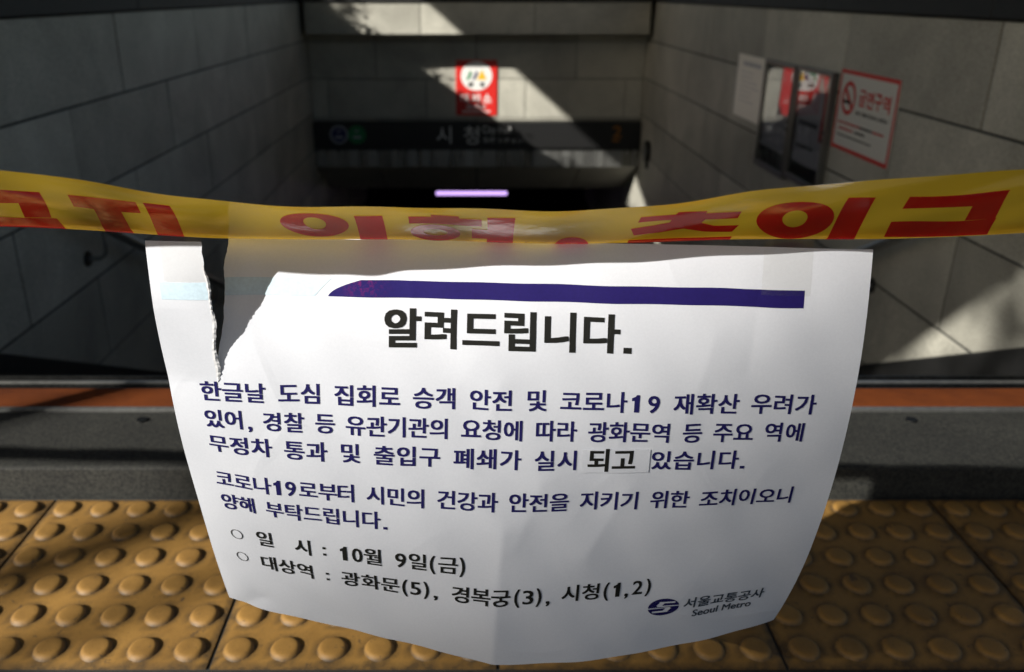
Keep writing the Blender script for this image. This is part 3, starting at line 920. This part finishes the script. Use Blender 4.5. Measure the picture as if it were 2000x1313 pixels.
notice = empty('paper_notice', (0, .50, .21))
tag(notice, 'torn white paper notice printed with Korean text hanging from the yellow tape', 'notice')
mb = MB()
jag = [rnd.uniform(-1, 1) for _ in range(400)]
def sn(x, k):
    i = math.floor(x); r = x - i; r = r * r * (3 - 2 * r)
    return jag[(i + k) % 400] * (1 - r) + jag[(i + 1 + k) % 400] * r
def jg(v, k):
    v = float(v)
    return sn(v / .0173, k) * .0008 + sn(v / .0061, k + 40) * .00035 + sn(v / .0023, k + 90) * .00018 + sn(v / .0009, k + 160) * .00008
NVt = 150                     # rows above the tip of the tear
# strip
na = 12
vrow = [VT * j / NVt for j in range(NVt + 1)]
vs = []; 
for v in vrow:
    ut = tear_u(v) + (jg(v, 0) if v < VT - .0005 else 0)
    for i in range(na + 1): vs.append((ut * i / na, v))
mb.add(S_strip(*np.array(vs).T), [(j * (na + 1) + i, j * (na + 1) + i + 1, (j + 1) * (na + 1) + i + 1, (j + 1) * (na + 1) + i) for j in range(NVt) for i in range(na)])
# main part beside the tear
nb = 210
vs = []
for v in vrow:
    ut = tear_u(v) + (.0008 + jg(v, 130) if v < VT - .0005 else 0)
    for i in range(nb + 1): vs.append((ut + (PW - ut) * i / nb, v))
mb.add(S0(*np.array(vs).T), [(j * (nb + 1) + i, j * (nb + 1) + i + 1, (j + 1) * (nb + 1) + i + 1, (j + 1) * (nb + 1) + i) for j in range(NVt) for i in range(nb)])
# below the tear
uts = tear_u(VT)
ul = [uts * i / na for i in range(na)] + [uts + (PW - uts) * i / nb for i in range(nb + 1)]
nc = 130
vs = []
for j in range(nc + 1):
    v = VT + (PH - VT) * j / nc
    for u in ul: vs.append((u, v))
m_ = len(ul)
mb.add(S0(*np.array(vs).T), [(j * m_ + i, j * m_ + i + 1, (j + 1) * m_ + i + 1, (j + 1) * m_ + i) for j in range(nc) for i in range(m_ - 1)])
sh_ = mb.build('sheet', M['paper'], notice, True)
bm = bmesh.new(); bm.from_mesh(sh_.data); bmesh.ops.remove_doubles(bm, verts=bm.verts, dist=1e-6)
bmesh.ops.recalc_face_normals(bm, faces=bm.faces); bm.to_mesh(sh_.data); bm.free()
sh_.data.polygons.foreach_set('use_smooth', [True] * len(sh_.data.polygons))
# frayed fibre edge along the strip
mb = MB(); vs = []
vf_ = np.linspace(.014, VT - .001, 260)
for j, v in enumerate(vf_):
    k = min(1, j / 40)
    ut = float(tear_u(v) + jg(v, 0))
    big = .5 + .5 * math.sin(j * .047 + 1) * math.sin(j * .021)
    wd = (.0005 + .0019 * big + .0006 * abs(sn(v / .0021, 11)) + .0003 * abs(sn(v / .0007, 77))) * k
    a = SV([ut - .0003], [v], .0002, True)[0]
    q = SV([ut], [v], .0003 * sn(v / .0015, 33), True)[0] + np.array([wd, .0002, 0])
    vs += [tuple(a), tuple((a + q) / 2 + np.array([0, -.0003 - .0002 * sn(v / .0018, 55), 0])), tuple(q)]
mb.add(vs, [(3 * j + c, 3 * j + c + 1, 3 * j + c + 4, 3 * j + c + 3) for j in range(len(vs) // 3 - 1) for c in (0, 1)])
mb.build('torn_edge', M['torn'], notice)

PO = .00038
class Ink(Print):
    """print on the sheet: x along it, y measured up from v0; bold glyphs are overlaid copies, each a hair higher"""
    def __init__(s, v0=0., sign=1, off=PO, strip=False, u0=0.):
        s.mb = MB(); s.v0 = v0; s.sign = sign; s.off = off; s.strip = strip; s.u0 = u0; s.p = []; s.o = []; s.F_ = []
    def raw(s, vf, lift=0.):
        n = len(s.p); s.p += [(a, b) for a, b in vf[0]]; s.o += [lift] * len(vf[0]); s.F_ += [tuple(i + n for i in f) for f in vf[1]]
        return s
    def bold(s, vf, d):
        v, f = vf; k = 0
        for dx, dy in ((0, 0), (-1, 0), (1, 0), (0, -.7), (0, .7), (-1, -.7), (1, -.7), (-1, .7), (1, .7)):
            s.raw(([(x + dx * d, y + dy * d) for x, y in v], f), k * .000009); k += 1
        return s
    def build(s, name, mat, parent):
        a = np.array(s.p)
        s.mb.add(SV(s.u0 + a[:, 0], s.v0 + s.sign * a[:, 1], s.off + np.array(s.o), s.strip), s.F_)
        return s.mb.build(name, mat, parent)
# text lines: every syllable placed by its pitch on the sheet
def line(chars, v, h, w, bold, name, mat):
    pr = Ink(v, -1)
    for ch, u in chars:
        d = bold * w
        if ch in '0123456789':
            pr.bold(fit_text(ch, u - w * (.20 if ch == '1' else .24), u + w * (.10 if ch == '1' else .24), -h * .41, h * .41), d * .8)
        elif ch == '■': pr.rect(u - w * .10, -h * .45, u + w * .10, -h * .30)
        elif ch == ',': pr.bold(fit_text(ch, u - w * .07, u + w * .08, -h * .58, -h * .30), d)
        elif ch == ':': pr.rect(u - w * .08, -h * .30, u + w * .08, -h * .16); pr.rect(u - w * .08, h * .10, u + w * .08, h * .24)
        elif ch in '()': pr.bold(fit_text(ch, u - w * .11, u + w * .11, -h * .58, h * .50), d)
        else: pr.bold(em_text(ch, u, 0, w * (1 - 1.4 * bold), h * (1 - bold)), d)
    return pr.build(name, mat, notice)
def pitch(s, u0, c, ks): return [(ch, u0 + k * c) for ch, k in zip(s, ks)]
mm = lambda *a: [x / 1000 for x in a]
BD = .022
line(pitch('한글날도심집회로승객안전및코로나', .0260, .01373, [0, 1, 2, 3.5, 4.5, 6, 7, 8, 9.5, 10.5, 12, 13, 14.5, 16, 17, 18])
     + [('1', .2855), ('9', .2958)] + pitch('재확산우려가', .0260, .01373, [21, 22, 23, 24.5, 25.5, 26.5]), .0959, .0134, .0140, BD, 'text_line', M['navy_ink'])
line([('있', .0258), ('어', .0387), (',', .0484), ('경', .0630), ('찰', .0765), ('등', .0958)] + pitch('유관기관의요청에따라광화문역등주요역에', .1148, .0129, [0, 1, 2, 3, 4, 5.5, 6.5, 7.5, 9, 10, 11.5, 12.5, 13.5, 14.5, 16, 17.5, 18.5, 20, 21.05]), .1151, .0134, .0134, BD, 'text_line', M['navy_ink'])
line(pitch('무정차통과및출입구폐쇄가실시', .0259, .01418, [0, 1, 2, 3.5, 4.5, 6, 7.5, 8.5, 9.5, 11, 12, 13, 14.5, 15.5]) + [('있', .3037), ('습', .3177), ('니', .3319), ('다', .3461), ('■', .3557)], .1342, .0134, .0142, BD, 'text_line', M['navy_ink'])
line([('코', .0252), ('로', .0383), ('나', .0514), ('1', .0625), ('9', .0708), ('로', .0824), ('부', .0953), ('터', .1073)] + pitch('시민의건강과안전을지키기위한조치이오니', .1266, .0128, [0, 1, 2, 3.5, 4.5, 5.5, 7, 8, 9, 10.5, 11.5, 12.5, 14, 15, 16.5, 17.5, 18.5, 19.5, 20.5]), .1630, .0134, .0134, BD, 'text_line', M['navy_ink'])
line(pitch('양해부탁드립니다', .0257, .01291, [0, 1, 2.5, 3.5, 4.5, 5.5, 6.5, 7.5]) + [('■', .1320)], .1821, .0134, .0134, BD, 'text_line', M['navy_ink'])
line([('일', .0468), ('시', .0748), (':', .0895), ('1', .1035), ('0', .1122), ('월', .1231), ('9', .1414), ('일', .1529), ('(', .1625), ('금', .1726), (')', .1819)], .2120, .0142, .0140, BD, 'text_line', M['title_ink'])
line([('대', .0462), ('상', .0598), ('역', .0735), (':', .0895), ('광', .1058), ('화', .1199), ('문', .1335), ('(', .1435), ('5', .1507), (')', .1580), (',', .1642), ('경', .1813), ('복', .1944), ('궁', .2075), ('(', .2182), ('3', .2255), (')', .2327), (',', .2388), ('시', .2544), ('청', .2681), ('(', .2783), ('1', .2862), (',', .2925), ('2', .3001), (')', .3076)], .2358, .0142, .0140, BD, 'text_line', M['title_ink'])
line(pitch('알려드립니다', .1431, .02373, [0, 1, 2, 3, 4, 5]) + [('■', .2781)], .0541, .0240, .0242, .034, 'title', M['title_ink'])
for v, u in ((.2120, .0257), (.2354, .0254)):
    Ink().ring(u, v, .0046, .0046, .0039, .0041).build('bullet_ring', M['title_ink'], notice)
# bars
pr = Ink(strip=True, off=.00018); ny_ = 12
for j in range(ny_):
    v0, v1 = .0243 + .0107 * j / ny_, .0243 + .0107 * (j + 1) / ny_
    pr.raw(([(.0062 + (tear_u(v) + jg(v, 0) - .0066) * i / 4, v) for v in (v0, v1) for i in range(5)], [(i, i + 1, i + 6, i + 5) for i in range(4)]))
pr.build('pale_bar', M['sky_ink'], notice)
pr = Ink(off=.00018)
for j in range(ny_):
    v0, v1 = .0243 + .0107 * j / ny_, .0243 + .0107 * (j + 1) / ny_
    e0 = lambda v: .1014 - .0109 * ((v - .0243) / .0107) ** .8
    pr.raw(([(tear_u(v) + .0010 + jg(v, 130) + (e0(v) - tear_u(v) - .0010) * i / 12, v) for v in (v0, v1) for i in range(13)], [(i, i + 1, i + 14, i + 13) for i in range(12)]))
pr.build('pale_bar', M['sky_ink'], notice)
pr = Ink(off=.00018); nn_ = 80
lft = lambda s: .0985 + .0170 * (1 - math.sqrt(max(0, 1 - (1 - s) ** 2))) if False else .0985 + .0172 * (1 - math.sin(math.acos(min(1, 1 - s)))) if False else .0985 + .0172 * (1 - s) ** 1.9 + .0025 * (1 - s)
vs = [(lft(j / 10) + (.3812 - lft(j / 10)) * i / nn_, .0248 + .0104 * j / 10) for j in range(11) for i in range(nn_ + 1)]
pr.raw((vs, [(j * (nn_ + 1) + i, j * (nn_ + 1) + i + 1, (j + 1) * (nn_ + 1) + i + 1, (j + 1) * (nn_ + 1) + i) for j in range(10) for i in range(nn_)]))
pr.build('navy_bar', M['navy_bar'], notice)
# pasted correction
c = MB(); vs = []
for j in range(5):
    for i in range(9):
        vs.append(S(.2543 + .0420 * i / 8, .1262 + .0160 * j / 4, .0005, False))
c.add(vs, [(j * 9 + i, j * 9 + i + 1, (j + 1) * 9 + i + 1, (j + 1) * 9 + i) for j in range(4) for i in range(8)])
lab = c.build('correction_patch', M['paper'], notice); so_ = lab.modifiers.new('thickness', 'SOLIDIFY'); so_.thickness = .0003; so_.offset = 1
pr = Ink(.1338, -1, .0010)
pr.bold(em_text('되', .2650, 0, .0152, .0155), .0005); pr.bold(em_text('고', .2802, 0, .0152, .0155), .0005)
t_ = pr.build('patch_text', M['title_ink'], notice)
# operator's mark and name
def mark_poly(): 
    R1, R2 = .0113, .0079
    pr = Ink(.2556, -1, u0=.3211)
    # upper half: ellipse above the middle band, with the S stroke left white
    def cell(inside):
        n = 90; dx = 2 * R1 / n; m = 64; dy = 2 * R2 / m
        for j in range(m):
            y = -R2 + dy * (j + .5); run = None
            hw = R1 * math.sqrt(max(0, 1 - (y / R2) ** 2))
            segs = []; x = -hw
            for i in range(n + 1):
                xx = -hw + 2 * hw * i / n
                ok = inside(xx, y)
                if ok and run is None: run = xx
                if (not ok or i == n) and run is not None:
                    if xx - run > 1e-5: pr.rect(run, y - dy / 2, xx, y + dy / 2)
                    run = None
    def ins(x, y):
        X, Y = x / R1, y / R2
        for s in (1, -1):
            a, b = X * s, Y * s
            if .04 < b < .17 and a > -.44: return False                      # long bar to the right edge
            if .17 <= b < .62 and -.50 + .55 * (b - .17) < a < -.12 + .55 * (b - .17): return False
            if .44 < b < .62 and -.3 < a < .70: return False
        if abs(Y) < .035 and False: return False
        return True
    cell(ins)
    return pr
mark_poly().build('round_mark', M['navy_ink'], notice)
pr = Ink(.2556, -1)
for i, ch in enumerate('서울교통공사'): pr.bold(em_text(ch, .3405 + i * .01035, .0014 - i * .0003, .0104, .0100), .00022)
pr.bold(fit_text('Seoul Metro', .3440, .3895, -.0125, -.0060), .00018)
pr.build('operator_name', M['slate_ink'], notice)

# ---- clear sticky tape pieces
def sticky(rows_, label, bx=None):
    t = empty('sticky_tape', rows_[0][0])
    tag(t, label, 'sticky tape', 'clear sticky tape holding the notice')
    n = len(rows_[0])
    mb = MB().add([p for r in rows_ for p in r], [(j * n + i, j * n + i + 1, (j + 1) * n + i + 1, (j + 1) * n + i) for j in range(len(rows_) - 1) for i in range(n - 1)])
    mb.build('film', M['clear'], t, True)
def sticky_rows(xa, xb, ua, ub, vend, strip, n=10):
    R_ = []
    for t in (.012, .008, .004, 0, -.0015): R_.append([tape_pt(xa + (xb - xa) * i / n, t, .0006) for i in range(n + 1)])
    R_.append([tuple((np.array(tape_pt(xa + (xb - xa) * i / n, -.0035, .0006)) + np.array(S(ua + (ub - ua) * i / n, .0, .0006, strip))) / 2) for i in range(n + 1)])
    for j in range(9): R_.append([S(ua + (ub - ua) * i / n, .0004 + vend * j / 8, .0005, strip) for i in range(n + 1)])
    return R_
sticky(sticky_rows(-.1815, -.1575, .0095, .0365, .0235, True), 'clear sticky tape holding the torn strip at the upper left of the notice')
sticky(sticky_rows(.1720, .2000, .3555, .3845, .0275, False), 'clear sticky tape holding the right part of the notice')

# ================================================================ out of the frame: shade casters, several of them added
M['concrete'] = stone('concrete', (.25, .25, .24), (.33, .33, .31), .1, .8, .05, 30, 1, .2)
M['leaf'] = plain('leaf', (.05, .09, .03), .6)
M['bark'] = plain('bark', (.09, .07, .05), .9)
HZ = 2.7
def back(p, z):        # where the sun ray through p crosses height z
    k = (z - p[2]) / -LD.z
    return (p[0] - LD.x * k, p[1] - LD.y * k)
A_ = Vector(back((.321, YB, .063), HZ)); B_ = Vector(back((.809, YB, -.355), HZ))
d = (A_ - B_).normalized()
F1 = Vector(back((XR, 2.12, -.015), HZ)); F2_ = Vector(back((XR, 2.66, -.50), HZ))
fd = (F1 - F2_).normalized()
def isect(p, r, q, s):
    k = ((q.x - p.x) * s.y - (q.y - p.y) * s.x) / (r.x * s.y - r.y * s.x)
    return p + r * k
c0 = isect(A_, d, F2_, fd)
far = A_ + d * ((11 - A_.y) / d.y)
fr_ = F1 + fd * ((2.6 - F1.x) / fd.x)
roof = empty('shade_canopy', (2.4, 9, -.04))
tag(roof, 'unseen canopy roof on columns, added to shade the stairwell', 'canopy')
MB().prism([(c0.x, c0.y, HZ), (fr_.x, fr_.y, HZ), (2.6, 11, HZ), (far.x, far.y, HZ)], (0, 0, .18)).build('roof', M['concrete'], roof)  # added roof, its edges traced back from the sun patches on the walls
for (x, y) in ((2.3, 2.0), (2.3, 8.8), (c0.x + .6, 10.2), (c0.x + .45, c0.y + .8)):
    MB().tube([(x, y, -.04), (x, y, HZ)], .09, 16).build('column', M['steel'], roof, True)

def screen(rw, dist):
    """point whose ray along the sunlight passes through screen coordinates r, w at a distance"""
    r, w = rw
    er = Vector((math.cos(SUN_AZ), -math.sin(SUN_AZ), 0)); ew_ = Vector((math.sin(SUN_AZ) * math.sin(SUN_EL), math.cos(SUN_AZ) * math.sin(SUN_EL), math.cos(SUN_EL)))
    return er * r + ew_ * w - LD * dist
blocker = empty('shade_block', tuple(screen((2, 0), 26)))
blocker.location.z = -.04
tag(blocker, 'unseen building shape added to shade the notice and the right tiles', 'building')
q = [screen(p, 26) for p in ((-.95, -.35), (-.62, .15), (-.52, .335), (-.40, .42), (-.33, .54), (-.262, .66), (2.2, 3.9), (6, 3.9))]  # added silhouette, outline shaped for the soft shadow on notice and tiles
base = [Vector((q[-1].x, q[-1].y, -.04)), Vector((q[0].x, q[0].y, -.04))]
MB().prism([base[0], base[1], *q], Vector((-math.sin(SUN_AZ), -math.cos(SUN_AZ), 0)) * 6).build('wall', M['concrete'], blocker)

# slim tree and lamp pole whose soft shadows cross the tiles, and a bushy crown beside the added roof
def pole_at(r, dist, rad, name, label, cat, mat, top):
    a = screen((r, 0), dist); e_ = empty(name, (a.x, a.y, -.04))
    tag(e_, label, cat)
    MB().tube([(a.x, a.y, -.04), (a.x + .03, a.y, top)], [rad, rad * .7], 14).build('pole' if cat != 'tree' else 'trunk', mat, e_, True)
    return e_, a
def leaves(c, rad, n, seed, size=.05, flat_=1.0):
    q = random.Random(seed); mb = MB()
    for _ in range(n):
        while True:
            p = Vector((q.uniform(-1, 1), q.uniform(-1, 1), q.uniform(-1, 1)))
            if p.length < 1: break
        p = p * (.55 + .45 * q.random())
        o = Vector((c[0] + p.x * rad, c[1] + p.y * rad, c[2] + p.z * rad * flat_))
        a = Vector((q.gauss(0, 1), q.gauss(0, 1), q.gauss(0, 1))).normalized(); b2 = a.orthogonal().normalized(); s = size * q.uniform(.6, 1.3)
        mb.add([o - a * s, o + b2 * s * .5, o + a * s, o - b2 * s * .5], [(0, 1, 2, 3)])
    return mb
hd = empty('hedge', (-1.75, 6, -.04)); tag(hd, 'unseen sparse hedge added behind the left wall coping to break up the sunlight', 'hedge')  # added out of view to soften the edge of the end wall's sun patch
mb = MB()
for i in range(9): mb.add(*(lambda m: (m.v, m.f))(leaves((-1.78 + rnd.uniform(-.06, .06), 4.5 + i * .33, .93), .13, 70, 20 + i, .024)))
mb.build('foliage', M['leaf'], hd)
MB().box((-1.95, 4.4, -.04), (-1.70, 7.4, .66)).build('planter', M['concrete'], hd)
e_, a = pole_at(-1.02, 9.5, .06, 'slim_tree', 'slim street tree on the sunny side behind the viewer', 'tree', M['bark'], 5.2)
leaves((a.x, a.y, 6.1), 1.1, 1500, 3).build('crown', M['leaf'], e_)
pole_at(-.870, 8.5, .026, 'sign_pole', 'thin steel pole on the pavement behind the viewer', 'pole', M['steel'], 6)
pole_at(-1.37, 8.5, .03, 'lamp_pole', 'thicker steel lamp pole on the pavement behind the viewer', 'pole', M['steel'], 6)
c = screen((-6.72, 1.95), 1.8)
e_ = empty('bushy_tree', (c.x, c.y, -.04)); tag(e_, 'small bushy tree beside the added shade roof', 'tree')
MB().tube([(c.x, c.y, -.04), (c.x, c.y, 2.2)], [.06, .03], 10).build('trunk', M['bark'], e_, True)
leaves((c.x, c.y, c.z), .62, 1100, 5, .055).build('crown', M['leaf'], e_)
